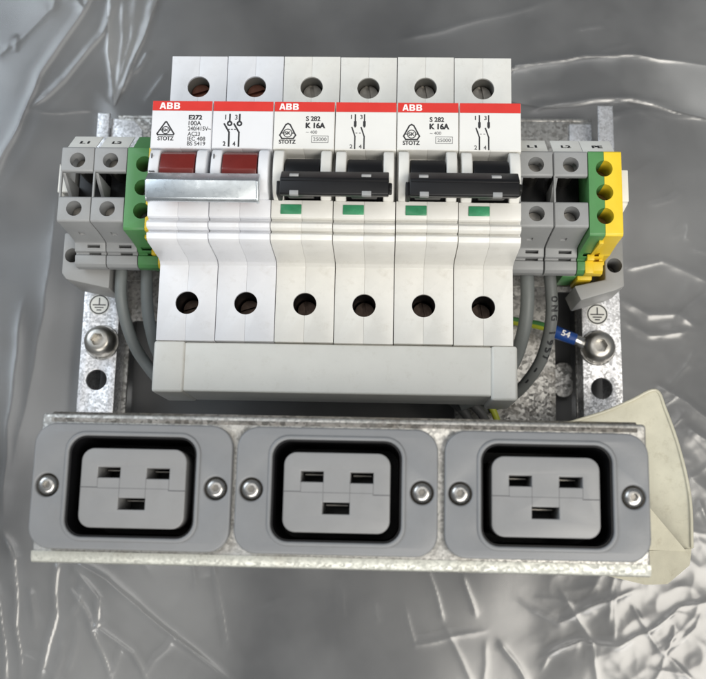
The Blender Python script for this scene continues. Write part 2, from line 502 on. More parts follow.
stray(14, -135, -60, -158, -112, 8, 24, 0.4, 1.0, 2.2)
stray(10, -140, -60, 50, 108, 5, 16, 0.3, 0.6, 1.6)
stray(6, -60, 50, -155, -112, 5, 14, 0.15)
def seg_dist(px, py, a, c):
    dx, dy = c[0]-a[0], c[1]-a[1]
    L2 = dx*dx+dy*dy
    t = max(0.0, min(1.0, ((px-a[0])*dx+(py-a[1])*dy)/L2))
    ex, ey = px-a[0]-dx*t, py-a[1]-dy*t
    return math.sqrt(ex*ex+ey*ey), t
fold_boxes = []
for pl, hgt, w in folds:
    n_ = len(pl)-1
    fold_boxes.append((min(p[0] for p in pl)-4*w, max(p[0] for p in pl)+4*w, min(p[1] for p in pl)-4*w, max(p[1] for p in pl)+4*w))
def sstep(a, c, x):
    t = max(0.0, min(1.0, (x-a)/(c-a))); return t*t*(3-2*t)
def film_height(x, y):
    h = 0.0
    wx = x+1.0*noise.noise((x*0.07, y*0.07, 3)); wy = y+1.0*noise.noise((x*0.07, y*0.07, 9))
    for (pl, hgt, w), bb in zip(folds, fold_boxes):
        if not (bb[0] < wx < bb[1] and bb[2] < wy < bb[3]): continue
        best = 1e9; pos = 0; n_ = len(pl)-1
        for i in range(n_):
            d, t = seg_dist(wx, wy, pl[i], pl[i+1])
            if d < best: best = d; pos = (i+t)/n_
        fade = min(1.0, 6*pos+0.15, 6*(1-pos)+0.15)
        q = best/w
        if q < 4.0: h += 0.72*hgt*fade*math.exp(-q*1.2)
    # broad swells, then the crumpled lower right
    h += 1.9*noise.noise((x*0.014, y*0.014, 1.5))+0.8*noise.noise((x*0.03+4, y*0.03, 5.5))
    cr = sstep(60, 105, x-0.15*(y+110))*sstep(-20, -80, y)
    cr = max(cr, 0.55*sstep(95, 125, x)*sstep(30, -20, y), 0.25*sstep(40, 90, y)*sstep(60, 110, x))
    if cr > 0.01:
        a = noise.noise((x*0.040, y*0.052, 7)); c = noise.noise((x*0.095+3, y*0.11, 11)); e = noise.noise((x*0.22, y*0.22, 2))
        h += cr*(1.15*(0.4-abs(a))+0.34*(0.35-abs(c))+0.08*(0.3-abs(e)))
    return h
def spaced(a, c, fine, lo, hi, coarse):
    v = []; x = a
    while x < c:
        v.append(x); x += fine if lo <= x <= hi else coarse
    v.append(c); return v
XS = spaced(-260.0, 280.0, 0.6, -146, 150, 5.0)
YS = spaced(-290.0, 230.0, 0.6, -160, 112, 5.0)
def film_z(x, y):
    h = film_height(x, y)
    flat_under = sstep(0, 14, max(abs(x-2)-92, abs(y+8)-66))
    return FZ+max(h*flat_under, -2.6)
bm = new(); grid = []
for y in YS:
    grid.append([bm.verts.new((x, y, film_z(x, y))) for x in XS])
for j in range(len(YS)-1):
    for i in range(len(XS)-1):
        bm.faces.new((grid[j][i], grid[j][i+1], grid[j+1][i+1], grid[j+1][i]))
film = obj('plastic_sheet', bm, 'film', smooth=180)
film['label'] = 'creased clear plastic sheet spread under the whole electrical assembly'; film['category'] = 'plastic sheet'
# places where the film doubles over on itself
FLAPS = [
    [(-99, 122), (-74, 122), (-85.3, 86.0), (-92.6, 62.0), (-97.3, 85.9)],
    [(63.8, 80.2), (109.6, 84.7), (150, 80.5), (150, 56.1), (109.1, 66.0), (73.3, 62.9), (62, 66.1)],
]
for fp in FLAPS:
    t = new()
    f = t.faces.new([t.verts.new((x, y, 0)) for x, y in fp])
    bmesh.ops.triangulate(t, faces=[f])
    bmesh.ops.subdivide_edges(t, edges=t.edges[:], cuts=18, use_grid_fill=True)
    cx = sum(p[0] for p in fp)/len(fp); cy = sum(p[1] for p in fp)/len(fp)
    for v in t.verts:
        x, y = v.co.x, v.co.y
        x += 1.2*noise.noise((x*0.07, y*0.07, 31)); y += 1.2*noise.noise((x*0.07, y*0.07, 47))
        v.co.x, v.co.y = x, y
        v.co.z = film_z(x, y)+0.4+0.5*abs(noise.noise((x*0.05, y*0.05, 21)))+0.12*noise.noise((x*0.17, y*0.11, 4))
    bmesh.ops.recalc_face_normals(t, faces=t.faces[:])
    if sum(f.normal.z for f in t.faces) < 0: bmesh.ops.reverse_faces(t, faces=t.faces[:])
    obj('folded_flap', t, 'film_double', film, 180)

# ------------------------------------------------------------------ mounting frame
fr_ = thing('chassis', (2, -8, -32), 'galvanised steel mounting frame with bolted side strips and earth symbols', 'chassis')
def local(bm, root):
    l = root.location/MM
    bmesh.ops.translate(bm, vec=-l, verts=bm.verts)
    return bm
def part(name, bm, mat, root, top=None, smooth=35):
    """mesh laid out in world mm; root gives the origin, parent may be a part of root"""
    return obj(name, local(bm, top or root), mat, root, smooth)

bm = flat(new(), [[(-79, -76), (84, -76), (84, 20), (90.5, 20), (90.5, 52), (-87.3, 52), (-87.3, 20), (-79, 20)],
                  rrect(75.6, 82.95, -68, -13, 1.5), rrect(-77.5, 40, -62, -26, 2.0),
                  rrect(-73.6, -72.2, 43.4, 47.0, 0.4), ], -21.5, -20, 0.1)
flat(bm, [rrect(75.8, 82.6, -50.5, -38.0, 3.0)], -26, -24.8, 0.2)
part('base_plate', bm, 'galv_dull', fr_)
part('under_shade', box(new(), -78, 83, -75, 50, -31.0, -29.8), 'cable_dark', fr_)  # dark sheet added to paint the shade seen through the floor cut-outs
for (xa, xb, hx, by, gx, gy, s) in ((-92.0, -79.0, -85.6, -36.0, -86.4, -22.4, -1), (83.2, 97.0, 89.6, -35.2, 88.6, -23.2, 1)):
    loops = [([(xa, -72), (xb, -72), (xb, 22), (-87.4, 22), (-87.4, 49.8), (xa, 49.8)] if s < 0 else [(xa, -72), (xb, -72), (96.0, 54), (90.6, 54), (90.6, 22), (xa, 22)]), circle(hx, -49.2, 3.55)]
    bm = flat(new(), loops, -11.4, -10, 0.35)
    # the strip folds down on both sides
    inner = xb-1.2 if s < 0 else xa
    outer = xa+0.05 if s < 0 else xb-2.3
    box(bm, inner, inner+1.2, -71.5, 21.5, -21.6, -10.9)
    box(bm, outer, outer+1.2, -71.5, 49, -32, -10.9)
    st = part('side_strip', bm, 'galv', fr_)
    sy = new()
    flat(sy, [circle(gx, gy, 3.75)], -9.98, -9.93)
    d = part('sticker_disc', sy, 'tag_white', st, fr_)
    sy = ring(new(), gx, gy, 3.05, 3.5, -9.92)
    line(sy, [(gx, gy+2.3), (gx, gy-0.1)], 0.42, -9.92)
    line(sy, [(gx-2.2, gy-0.1), (gx+2.2, gy-0.1)], 0.42, -9.915)
    line(sy, [(gx-1.45, gy-1.05), (gx+1.45, gy-1.05)], 0.40, -9.92)
    line(sy, [(gx-0.7, gy-1.95), (gx+0.7, gy-1.95)], 0.40, -9.92)
    part('earth_symbol', sy, 'ink', st, fr_)
    bx = hx+(1.2 if s < 0 else -1.3)
    bo = part('bolt', screw_head(bx, by, -9.0, 5.5, 5.2, 2.35, 3.2), 'bolt', fr_)
    part('washer', lathe(new(), [(3, -9.9), (6.1, -9.9), (6.2, -9.5), (6.0, -9.0), (3, -9.0)], bx, by), 'galv_dull', bo, fr_)
# lighter strip of tape-like zinc at the right of the plate
part('end_plate', box(new(), 82.0, 90.0, 24, 50.6, -20.0, -18.8, 0.2), 'galv', fr_)
part('end_plate', flat(new(), [[(-87.3, 20), (-75, 20), (-75.5, 44), (-78.5, 47.5), (-87.3, 48.5)]], -13.0, -11.8, 0.2), 'galv', fr_)
part('back_lip', box(new(), -87.2, 90.4, 52.0, 53.2, -29, -20.0, 0.2), 'galv_dull', fr_)
part('front_wall', box(new(), -66, 76, -75.9, -74.6, -20.0, 66, 0.0), 'galv_dull', fr_)

# ------------------------------------------------------------------ rail
rail = thing('mounting_rail', (0, 1.5, -20), 'steel top hat rail carrying the breakers and terminal blocks', 'rail')
bm = prism_x(new(), [(19, 1.0), (14, 1.0), (14, -6.4), (-11, -6.4), (-11, 1.0), (-16, 1.0), (-16, 0), (-12, 0), (-12, -7.5), (15, -7.5), (15, 0), (19, 0)], -84, 86)
for x in (-60, 60): box(bm, x-6, x+6, -10, 12, -19.95, -7.5)
part('rail_profile', bm, 'galv_dull', rail)

# ------------------------------------------------------------------ modular switches
BODY = [(45.4, 3), (45.4, 44), (22.2, 44), (21.6, 45.0), (21.5, 64.1), (7.3, 64.1), (7.1, 57.5), (-7.2, 57.5), (-7.4, 63.0),
        (-12.3, 62.7), (-12.6, 61.0), (-13.3, 61.0), (-13.6, 62.7), (-14.3, 63.2), (-15.3, 63.0), (-15.7, 62.3), (-15.8, 60.2), (-16.5, 60.2), (-16.7, 61.9), (-17.2, 62.4), (-18.6, 61.9),
        (-19.3, 60.4), (-19.9, 52), (-20.2, 47), (-20.7, 45.0), (-21.7, 44), (-44.4, 44), (-44.4, 3)]
HUMP = [(7.4, 57), (7.3, 63.2), (6.2, 65.4), (3.5, 66.8), (0, 67.4), (-3.5, 66.8), (-6.2, 65.0), (-7.6, 62.4), (-7.6, 57)]
def pole_housing():
    bm = new()
    prism_x(bm, BODY, -8.63, -0.012, 0.10)
    prism_x(bm, BODY, 0.012, 8.63, 0.10)
    cut = new()
    for y in (35.3, -33.0): cyl(cut, 0, y, 3.45, 34 if y > 0 else 26, 46, 40)
    bm = boolean(bm, cut)
    for s in (-1, 1):
        a, c = (5.15, 8.15)
        prism_x(bm, HUMP, s*c if s < 0 else a, -a if s < 0 else c, 0.45, 3)
        # lip that runs along the top edge of the lower shoulder
    return bm
def terminal_screw(y, flip):
    bm = lathe(new(), [(0, 28.0), (3.3, 28.0), (3.3, 38.6), (2.9, 39.2), (0, 39.2)] if y > 0 else [(0, 27), (3.3, 27), (3.3, 33.6), (2.9, 34.2), (0, 34.2)], 0, y, 32)
    a = math.radians(18 if flip else 100)
    d = Vector((math.cos(a), math.sin(a), 0)); n_ = Vector((-d.y, d.x, 0))
    cut = new()
    prism_z(cut, [tuple((Vector((0, y, 0))+d*u*3.2+n_*v*0.55).to_2d()) for u, v in ((-1, -1), (1, -1), (1, 1), (-1, 1))], 38.0 if y > 0 else 33.1, 40)
    return boolean(bm, cut)

def triangle_mark(bm, x0, x1, y0, y1, z, sharp):
    cx = (x0+x1)/2; k = 0.06 if sharp else 0.17
    w = x1-x0; h = y1-y0
    pts = [(x0+w*k, y0+h*0.0), (x1-w*k, y0), (x1-w*k*0.25, y0+h*k*1.3), (cx+w*k*0.75, y1-h*k*0.5), (cx, y1), (cx-w*k*0.75, y1-h*k*0.5), (x0+w*k*0.25, y0+h*k*1.3)]
    line(bm, pts, 0.42, z, closed=True)
    ring(bm, cx, y0+h*0.36, h*0.235, h*0.235+0.26, z+0.004)
    line(bm, [(x0+w*0.16, y0+h*0.36), (cx-h*0.24, y0+h*0.36)], 0.3, z+0.003)
    line(bm, [(cx+h*0.24, y0+h*0.36), (x1-w*0.16, y0+h*0.36)], 0.3, z+0.003)
    text(bm, 'SK', cx-w*0.19, y0+h*0.25, w*0.38, h*0.23, z, 0.02)

def build_switch(kind, name, cx, label, group):
    iso = kind == 'isolator'
    T = thing(name, (cx, 0, 0), label, 'isolator' if iso else 'circuit breaker', group)
    hm = 'white' if iso else 'cream'
    zl = 64.1
    for i, px in enumerate((-8.75, 8.75)):
        h = obj('housing', pole_housing(), hm, T); h.location = (px*MM, random.uniform(-0.18, 0.18)*MM, random.uniform(-0.05, 0.05)*MM)
        for y in (35.3, -33.0):
            obj('terminal_well', lathe(new(), [(3.40, 43.3), (3.40, 26.3), (3.0, 26.3)], 0, y, 40), 'well_grey' if y > 0 else 'black', h)
            obj('terminal_screw', terminal_screw(y, iso), ('copper_screw' if iso else 'dark_steel') if y > 0 else 'brown_steel', h)
        # label plate with the red band above it
        pl = obj('label_plate', box(new(), px-8.5, px+8.5, 7.45, 18.5, zl, zl+0.12, 0.05, 1), 'paper_cool' if iso else 'paper_warm', T)
        obj('red_band', box(new(), px-8.55, px+8.55, 18.55, 21.45, zl, zl+0.14, 0.05, 1), 'red', T)
        # toggle
        tg = 'darkred' if iso else 'black'
        prof = [(5.0, 57.6), (5.0, 62.5), (4.2, 64.6), (2.0, 66.4), (-1.2, 67.2), (-4.5, 66.4), (-6.6, 64), (-6.9, 57.6)]
        if iso: prof = [(6.7, 57.6), (6.7, 61.0), (6.1, 64.2), (4.7, 66.4), (0, 67.9), (-4.5, 66.6), (-6.6, 64), (-6.9, 57.6)]
        bm = prism_x(new(), prof, px-4.85, px+4.85, 0.35, 2)
        prism_x(bm, [(-1.5, 64), (-3.4, 70), (-8.6, 70), (-7.0, 63)], px-3.6, px+3.6, 0.3, 2)
        obj('toggle', bm, tg, T)
        if not iso:
            obj('flag_window', box(new(), px-6.0, px-0.1, -11.4, -8.6, 62.7, 63.15, 0.12, 2), 'green_lamp', T)
    z = zl+0.12
    bw = new()
    x0 = -17.5
    if iso:
        bw = brand(x0+2.2, 19.0, 6.0, 1.95, zl+0.14)
        obj('brand_lettering', bw, 'ink_white', T)
        bk = new()
        triangle_mark(bk, x0+1.8, x0+6.8, 11.2, 15.1, z, True)
        text(bk, 'STOTZ', x0+2.1, 9.5, 4.6, 1.25, z, 0.02)
        for s, x, y, w, h, bo in (('E272', 10.7, 15.8, 3.9, 1.45, 0.035), ('100A', 10.75, 14.1, 3.6, 1.35, 0.0), ('240/415V~', 10.65, 12.5, 6.6, 1.3, 0.0),
                                  ('AC23', 10.65, 10.95, 3.5, 1.2, 0.0), ('IEC 408', 10.65, 9.5, 5.1, 1.2, 0.0), ('BS 5419', 10.6, 8.05, 5.2, 1.2, 0.0)):
            text(bk, s, x0+x, y, w, h, z, bo)
        obj('rating_lettering', bk, 'ink', T)
        dg = new()
        for q, (n1, n2) in ((0.0, ('1', '2')), (2.8, ('3', '4'))):
            X = x0+22.5+q
            line(dg, [(X, 17.5), (X, 15.4)], 0.5, z)
            ring(dg, X, 14.75, 0.32, 0.82, z+0.003)
            line(dg, [(X-1.5, 14.6), (X-0.05, 12.1), (X, 8.0)], 0.5, z)
            text(dg, n1, X-1.35, 15.9, 0.3 if n1 == '1' else 0.75, 1.5, z)
            text(dg, n2, X-1.7, 8.0, 0.8, 1.4, z, 0.02)
        for k in range(3): line(dg, [(x0+22.2+k*0.85, 13.0), (x0+22.55+k*0.85, 13.0)], 0.28, z+0.005)
        obj('switch_diagram', dg, 'ink', T)
        mk = new()
        for px in (-17.5, 0.0):
            box(mk, px+1.35, px+1.6, 3.2, 4.6, 66.5, 66.95)
        obj('position_mark', mk, 'ink', T)
        mk = new()
        box(mk, x0+1.0, x0+2.6, -0.95, -0.72, 67.0, 67.48)
        lathe(mk, [(0.36, 67.3), (0.36, 67.46), (0.6, 67.46), (0.6, 67.3)], x0+1.55, -2.2, 24)
        obj('position_mark', mk, 'ink', T)
        # folded zinc bar that ties both toggles together
        prof = [(-1.9, 68.6), (-2.2, 70.0), (-5.2, 72.9), (-10.0, 71.9), (-10.7, 71.2), (-10.4, 69.4), (-9.7, 69.4), (-9.7, 70.9), (-5.3, 71.8), (-3.0, 69.6), (-2.7, 68.6)]
        bm = prism_x(new(), prof, -15.6, 14.4, 0.12, 2)
        prism_x(bm, [(-2.0, 68.5), (-2.3, 69.9), (-5.3, 72.7), (-9.9, 71.7), (-10.6, 71.1), (-10.3, 68.3)], 14.3, 15.0, 0.1)
        prism_x(bm, [(-2.0, 68.5), (-2.3, 69.9), (-5.3, 72.7), (-9.9, 71.7), (-10.6, 71.1), (-10.3, 68.3)], -16.0, -15.5, 0.1)
        obj('tie_bar', bm, 'zinc', T)
    else:
        bw = brand(x0+1.5, 19.0, 5.7, 1.9, zl+0.14)
        obj('brand_lettering', bw, 'ink_white', T)
        bk = new()
        triangle_mark(bk, x0+1.7, x0+6.6, 10.4, 14.9, z, False)
        text(bk, 'STOTZ', x0+1.7, 8.8, 4.8, 1.25, z, 0.025)
        text(bk, 'S 282', x0+9.2, 15.7, 4.1, 1.45, z, 0.015)
        text(bk, 'K 16A', x0+9.15, 13.5, 5.6, 1.75, z, 0.04)
        bk2 = text(new(), '~ 400', x0+9.3, 11.9, 3.2, 0.95, z, 0.0)
        text(bk2, '25000', x0+11.4, 9.75, 3.8, 1.05, z, 0.0)
        line(bk2, [(x0+10.95, 9.3), (x0+15.65, 9.3), (x0+15.65, 11.25), (x0+10.95, 11.25)], 0.17, z, closed=True)
        obj('rating_lettering', bk, 'ink', T)
        obj('small_print', bk2, 'ink_grey', T)
        dg = new()
        for q, (n1, n2) in ((0.0, ('1', '2')), (2.6, ('3', '4'))):
            X = x0+23.2+q
            line(dg, [(X, 17.7), (X, 14.0)], 0.36, z)
            box(dg, X-0.38, X+0.38, 14.15, 15.75, z, z+0.034)
            line(dg, [(X-0.9, 13.9), (X, 11.2), (X, 7.6)], 0.4, z)
            text(dg, n1, X-1.25, 16.4, 0.28 if n1 == '1' else 0.7, 1.25, z)
            text(dg, n2, X-1.45, 7.6, 0.8, 1.2, z, 0.0)
        for k in range(2): line(dg, [(x0+23.4+k*1.0, 12.2), (x0+23.8+k*1.0, 12.2)], 0.18, z+0.005)
        obj('switch_diagram', dg, 'ink', T)
        # black tie bar with clip notches
        prof = [(-1.4, 68.0), (-1.9, 71.4), (-4.9, 74.6), (-9.3, 74.6), (-9.6, 74.0), (-8.0, 68.2)]
        bm = prism_x(new(), prof, -13.9, 15.5, 0.3, 2)
        prism_x(bm, [(-5.0, 67), (-5.0, 72.5), (-9.0, 72.5), (-9.0, 67)], -15.0, -13.7, 0.3, 2)
        prism_x(bm, [(-5.4, 69.5), (-5.4, 73), (-7.6, 73), (-8.0, 69.5)], 15.3, 16.4, 0.4, 2)
        box(bm, -13.6, 15.2, -5.75, -5.45, 74.5, 74.8, 0.1)
        tb = obj('tie_bar', bm, 'black', T)
        cl = new()
        for xa, xb in ((-11.4, -8.9), (8.1, 10.7)):
            box(cl, xa, xb, -4.9, -3.3, 72.3, 74.0, 0.1, rot=Matrix.Rotation(0.5, 3, 'X'))
            box(cl, xa+0.2, xb+0.1, -9.75, -8.5, 73.3, 74.75, 0.08)
        obj('clip', cl, 'term_grey', tb)
    return T

iso = build_switch('isolator', 'isolator_switch', -35.0, 'white two pole isolator with red toggles and a shiny metal tie bar', None)
br = build_switch('breaker', 'circuit_breaker', 0.0, 'cream two pole breaker with black tie bar, directly right of the metal-barred isolator', 'two pole breakers')
br2 = copy_tree(br); br2.location.x = 35.0*MM
br2['label'] = 'cream two pole breaker with black tie bar, beside the right hand terminal blocks'

# ------------------------------------------------------------------ busbar cover
bc = thing('busbar_cover', (0, -52, 20), 'long pale grey busbar cover below the breakers, with end caps', 'cover')
bm = box(new(), -44, 46.4, -59.4, -44.7, 22, 43.2, 0.7, 3)
part('cover_strip', bm, 'cover', bc)
part('end_cap', box(new(), -53.0, -43.6, -59.8, -44.5, 21.6, 43.7, 0.9, 3), 'cover', bc)
part('end_cap', box(new(), 46.0, 53.6, -60.6, -44.5, 21.6, 44.0, 0.9, 3), 'cover', bc)
bm = box(new(), -50, 50, -56, -40, 8, 21.7, 0.4)
part('busbar', bm, 'cable_dark', bc)

# ------------------------------------------------------------------ terminal blocks
TBODY = [(19.5, 2), (19.5, 27), (15.2, 30), (14.7, 45.4), (14.2, 46), (7.1, 46), (6.7, 45.6), (6.7, 44.0), (12.2, 42.6), (12.2, 25), (-0.9, 25), (-1.2, 45.6), (-1.6, 46), (-8.6, 46), (-9.1, 45.5), (-9.5, 37), (-10.2, 30.0), (-10.6, 28.3),
         (-13.2, 27.6), (-13.5, 26.2), (-14.0, 26.2), (-14.4, 27.0), (-17.0, 26.6), (-17.9, 25.4), (-17.9, 22.5), (-17.2, 21.5), (-13.5, 20.5), (-13.0, 2)]
def wire_hole(bm_screws, x, y, r_): cyl(bm_screws, x, y, r_, 31.0, 33.5, 24)
def grey_block(name, x0, label, mark, tag_txt):
    w = 10.05
    T = thing(name, (x0+w/2, 2, 1), label, 'terminal block', 'grey terminal blocks')
    bm = prism_x(new(), TBODY, x0+0.1, x0+w-0.1, 0.22)
    cut = new()
    for y in (10.3, -5.0): cyl(cut, x0+w/2, y, 2.35, 33, 48, 32)
    box(cut, x0+4.2, x0+8.2, -12.2, -11.2, 25, 29)
    box(cut, x0+4.4, x0+8.3, -14.1, -13.3, 24, 28)
    box(cut, x0+3.6, x0+5.4, -10.6, -9.2, 34, 36.5)
    bm = boolean(bm, cut)
    # angled partition standing in the open slot
    prism_x(bm, [(6.6, 24.5), (6.6, 45.0), (3.6, 40.5), (1.2, 36.5), (-1.1, 43.5), (-1.1, 24.5)], x0+0.15, x0+1.3, 0.15)
    box(bm, x0-0.05, x0+0.5, -8.6, 14.2, 44.4, 45.6, 0.1)
    part('housing', bm, 'term_grey', T)
    sc = new(); 
    for y in (10.3, -5.0):
        cyl(sc, x0+w/2, y, 2.2, 32.0, 40.0, 24)
        box(sc, x0+w/2-2.1, x0+w/2+2.1, y-0.3, y+0.3, 40.0, 40.2)
    part('clamp_screw', sc, 'dark_steel', T)
    part('slot_shade', box(new(), x0+1.4, x0+w-0.12, -0.85, 12.15, 25.0, 32.0, 0.3), 'black', T)  # black filler added to paint the shade inside the open slot
    # sloping marker tag
    mt = new()
    prism_x(mt, [(15.4, 42.4), (15.1, 43.2), (21.8, 36.2), (22.0, 35.2)], x0+0.5, x0+w-0.8, 0.1)
    tag_ = part('marker_tag', mt, 'tag_white', T)
    tx = text(new(), mark, -1.5, -1.0, 3.0, 2.0, 0.0, 0.02)
    ang = math.atan2(43.2-36.2, 21.8-15.1)
    bmesh.ops.rotate(tx, cent=(0, 0, 0), matrix=Matrix.Rotation(-ang, 3, 'X'), verts=tx.verts)
    nrm = Vector((0, math.sin(ang), math.cos(ang)))
    bmesh.ops.translate(tx, vec=Vector((x0+w/2-0.2, 18.4, 39.76))+nrm*0.03, verts=tx.verts)
    part('marker_lettering', tx, 'ink', tag_, T)
    return T
grey_block('terminal_block', -84.1, 'grey terminal block at the far left end, beside the left end clamp', 'L1', 0)
grey_block('terminal_block', -74.0, 'grey terminal block next to the left green earth block', 'L2', 0)
grey_block('terminal_block', 54.3, 'grey terminal block partly hidden behind the right hand breaker', 'L1', 0)
grey_block('terminal_block', 64.6, 'grey terminal block next to the green and yellow earth block on the right', 'L2', 0)

EBODY = [(19.5, 2), (19.5, 27), (15.2, 30), (14.8, 45.4), (14.3, 46), (-10.8, 46), (-11.5, 45.5), (-11.8, 37), (-12.4, 30.0), (-12.6, 28.6),
         (-13.2, 27.6), (-13.5, 26.2), (-14.0, 26.2), (-14.4, 27.0), (-17.0, 26.6), (-17.9, 25.4), (-17.9, 22.5), (-17.2, 21.5), (-13.5, 20.5), (-13.0, 2)]
def earth_block(x0, label, mark, right):
    w = 10.0; mid = x0+(4.7 if right else 6.5); hxc = x0+(4.75 if right else 5.3)
    T = thing('earth_terminal_block', (x0+w/2, 2, 1), label, 'terminal block', 'green and yellow earth blocks')
    ys = (9.2, 1.8, -5.5)
    def halfcut(bm, a, c):
        cut = new()
        for y in ys: cyl(cut, hxc, y, 2.5, 33, 48, 36)
        box(cut, x0+1.5, x0+6.5, -12.9, -12.0, 25, 30)
        box(cut, x0+3.0, x0+7.0, -14.1, -13.3, 24, 28)
        return boolean(bm, cut)
    g = prism_x(new(), EBODY, x0+0.1, mid, 0.1)
    y_ = prism_x(new(), EBODY, mid+0.02, x0+w-0.1, 0.1)
    hg = part('green_half', halfcut(g, 0, 0), 'green', T)
    hy = part('yellow_half', halfcut(y_, 0, 0), 'yellow', T)
    if right:                                   # the lower flank steps in
        hy_cut = new(); box(hy_cut, x0+8.0, x0+11, -20, -12.5, 20, 28.4)
        me = hy.data; t = new(); t.from_mesh(me); bmesh.ops.scale(t, vec=(1/MM, 1/MM, 1/MM), verts=t.verts)
        bmesh.ops.translate(hy_cut, vec=-(T.location/MM), verts=hy_cut.verts)
        t = boolean(t, hy_cut); hy.data = finish(t, 'yellow_half'); hy.data.materials.append(M['yellow'])
    # yellow steps on the lower flank
    st = new()
    box(st, mid-0.9, mid+0.4, -12.7, -11.6, 28.5, 41.5, 0.1)
    box(st, mid-1.8, mid+0.4, -14.2, -12.4, 24, 28.5, 0.1)
    if right: box(st, mid-2.3, mid+0.4, -18.05, -14.1, 22.6, 27.05, 0.3)
    part('yellow_step', st, 'yellow', T)
    sc = new()
    for y in ys:
        cyl(sc, hxc, y, 2.4, 32.0, 37.0, 24); box(sc, hxc-2.1, hxc+2.1, y-0.3, y+0.3, 37.0, 37.2)
    part('clamp_screw', sc, 'brass' if right else 'dark_steel', T)
    mt = new()
    prism_x(mt, [(15.4, 42.4), (15.1, 43.2), (21.8, 36.2), (22.0, 35.2)], x0-0.6 if right else x0+0.6, x0+w-1.2, 0.1)
    tag_ = part('marker_tag', mt, 'tag_white' if right else 'green', T)
    if right:
        tx = text(new(), mark, -1.6, -1.0, 3.2, 2.0, 0.0, 0.02)
        ang = math.atan2(43.2-36.2, 21.8-15.1)
        bmesh.ops.rotate(tx, cent=(0, 0, 0), matrix=Matrix.Rotation(-ang, 3, 'X'), verts=tx.verts)
        nrm = Vector((0, math.sin(ang), math.cos(ang)))
        bmesh.ops.translate(tx, vec=Vector((x0+w/2-0.8, 18.4, 39.76))+nrm*0.03, verts=tx.verts)
        part('marker_lettering', tx, 'ink', tag_, T)
        # lower foot seen under the ledge
        part('foot', box(new(), x0-3.5, x0+1.2, -17.5, -12, 8, 20, 0.4), 'green', T)
        part('foot', box(new(), x0+1.3, x0+6.0, -18.5, -12, 8, 20, 0.4), 'yellow', T)
    return T
earth_block(-63.9, 'green earth terminal block half hidden by the isolator, left side', 'PE', False)
earth_block(74.7, 'two-tone green and yellow earth terminal block on the right with three holes', 'PE', True)

# ------------------------------------------------------------------ end clamps
def end_clamp(side, label):
    T = thing('end_clamp', (-84 if side < 0 else 84, 0, 1), label, 'end clamp', 'grey end clamps')
    if side < 0:
        out_ = [(-90.4, -5), (-90.4, -18.5), (-88.8, -20.6), (-74.5, -23.5), (-74.5, -14), (-84.3, -14), (-84.3, -5)]
        hole = (-87.3, -12.6)
    else:
        out_ = [(90.8, -4.2), (90.9, -20.4), (88, -21.8), (77, -25.2), (75.0, -20.5), (84.9, -18.2), (84.9, -4.2)]
        hole = (87.9, -13.6)
    bm = prism_z(new(), out_, 3, 20, 0.5, 2)
    bm = boolean(bm, cyl(new(), hole[0], hole[1], 2.4, 8, 24, 28))
    part('foot', bm, 'clamp_grey', T)
    part('clamp_screw', cyl(new(), hole[0], hole[1], 2.2, 7, 10, 20), 'dark_steel', T)
    xa, xb = ((-90.3, -84.4) if side < 0 else (85.0, 89.6))
    part('post', box(new(), xa+(2.5 if side < 0 else 0), xb-(0 if side < 0 else 2.5), -4.5, 15, 3, 31, 0.4), 'clamp_grey', T)
    if side < 0:
        bm = prism_x(new(), [(13.8, 20), (13.8, 33), (9, 34.5), (4.0, 34.5), (4.0, 20)], -88.6, -87.4, 0.1)
        prism_z(bm, [(-88.5, 13.5), (-88.5, 4.1), (-84.4, 4.1)], 33.2, 34.6, 0.1)
    else:
        bm = box(new(), 85.1, 89.5, 3.0, 13.2, 31.2, 34.2, 0.3)
        prism_z(bm, [(85.4, 3.0), (89.6, 3.0), (87.2, -1.5)], 31.2, 32.6, 0.1)
    part('white_tag', bm, 'tag_white', T)
    return T
end_clamp(-1, 'grey end clamp left of the L1 terminal, with white fin')
end_clamp(1, 'grey end clamp under the right earth block, with square white tag')

# ------------------------------------------------------------------ cables
def cable(label, pts, rad, mat, txt=None, group='grey cables'):
    T = None
    bm = tube(new(), pts, rad)
    p0 = Vector(pts[0])
    T = thing('cable', tuple(p0), label, 'cable', group)
    sh = part('sheath', bm, mat, T)
    return T, sh
cable('outer grey cable curving down left of the isolator', [(-71.5, -12, 17), (-71.3, -17.0, 18), (-71.0, -26.6, 17), (-68.8, -37.1, 12), (-65.0, -45.0, 6), (-57, -53, 2), (-46, -52, 0)], 1.95, 'cable')
cable('inner grey cable close beside the left edge of the isolator', [(-63.2, -12, 17), (-63.0, -17, 18), (-62.6, -26.6, 17), (-61.6, -35.3, 14), (-59.4, -43.5, 8), (-52, -50, 5), (-42, -50, 4)], 1.95, 'cable')
cable('plain grey cable hugging the right hand breaker', [(60.0, -12, 16), (60.3, -16.5, 18), (60.5, -26.0, 17), (59.6, -35.0, 13), (57.0, -44.0, 5), (50, -52, 1), (40, -57, 0)], 2.25, 'cable')
c4pts = [(67.2, -12, 16), (67.6, -16.5, 18), (68.4, -27.6, 16.5), (67.8, -36.5, 11), (65.4, -44.5, 4), (59.0, -52.4, -5), (48, -58, -8)]
T4, s4 = cable('grey cable with black lettering at the right', c4pts, 1.98, 'cable_shaded')
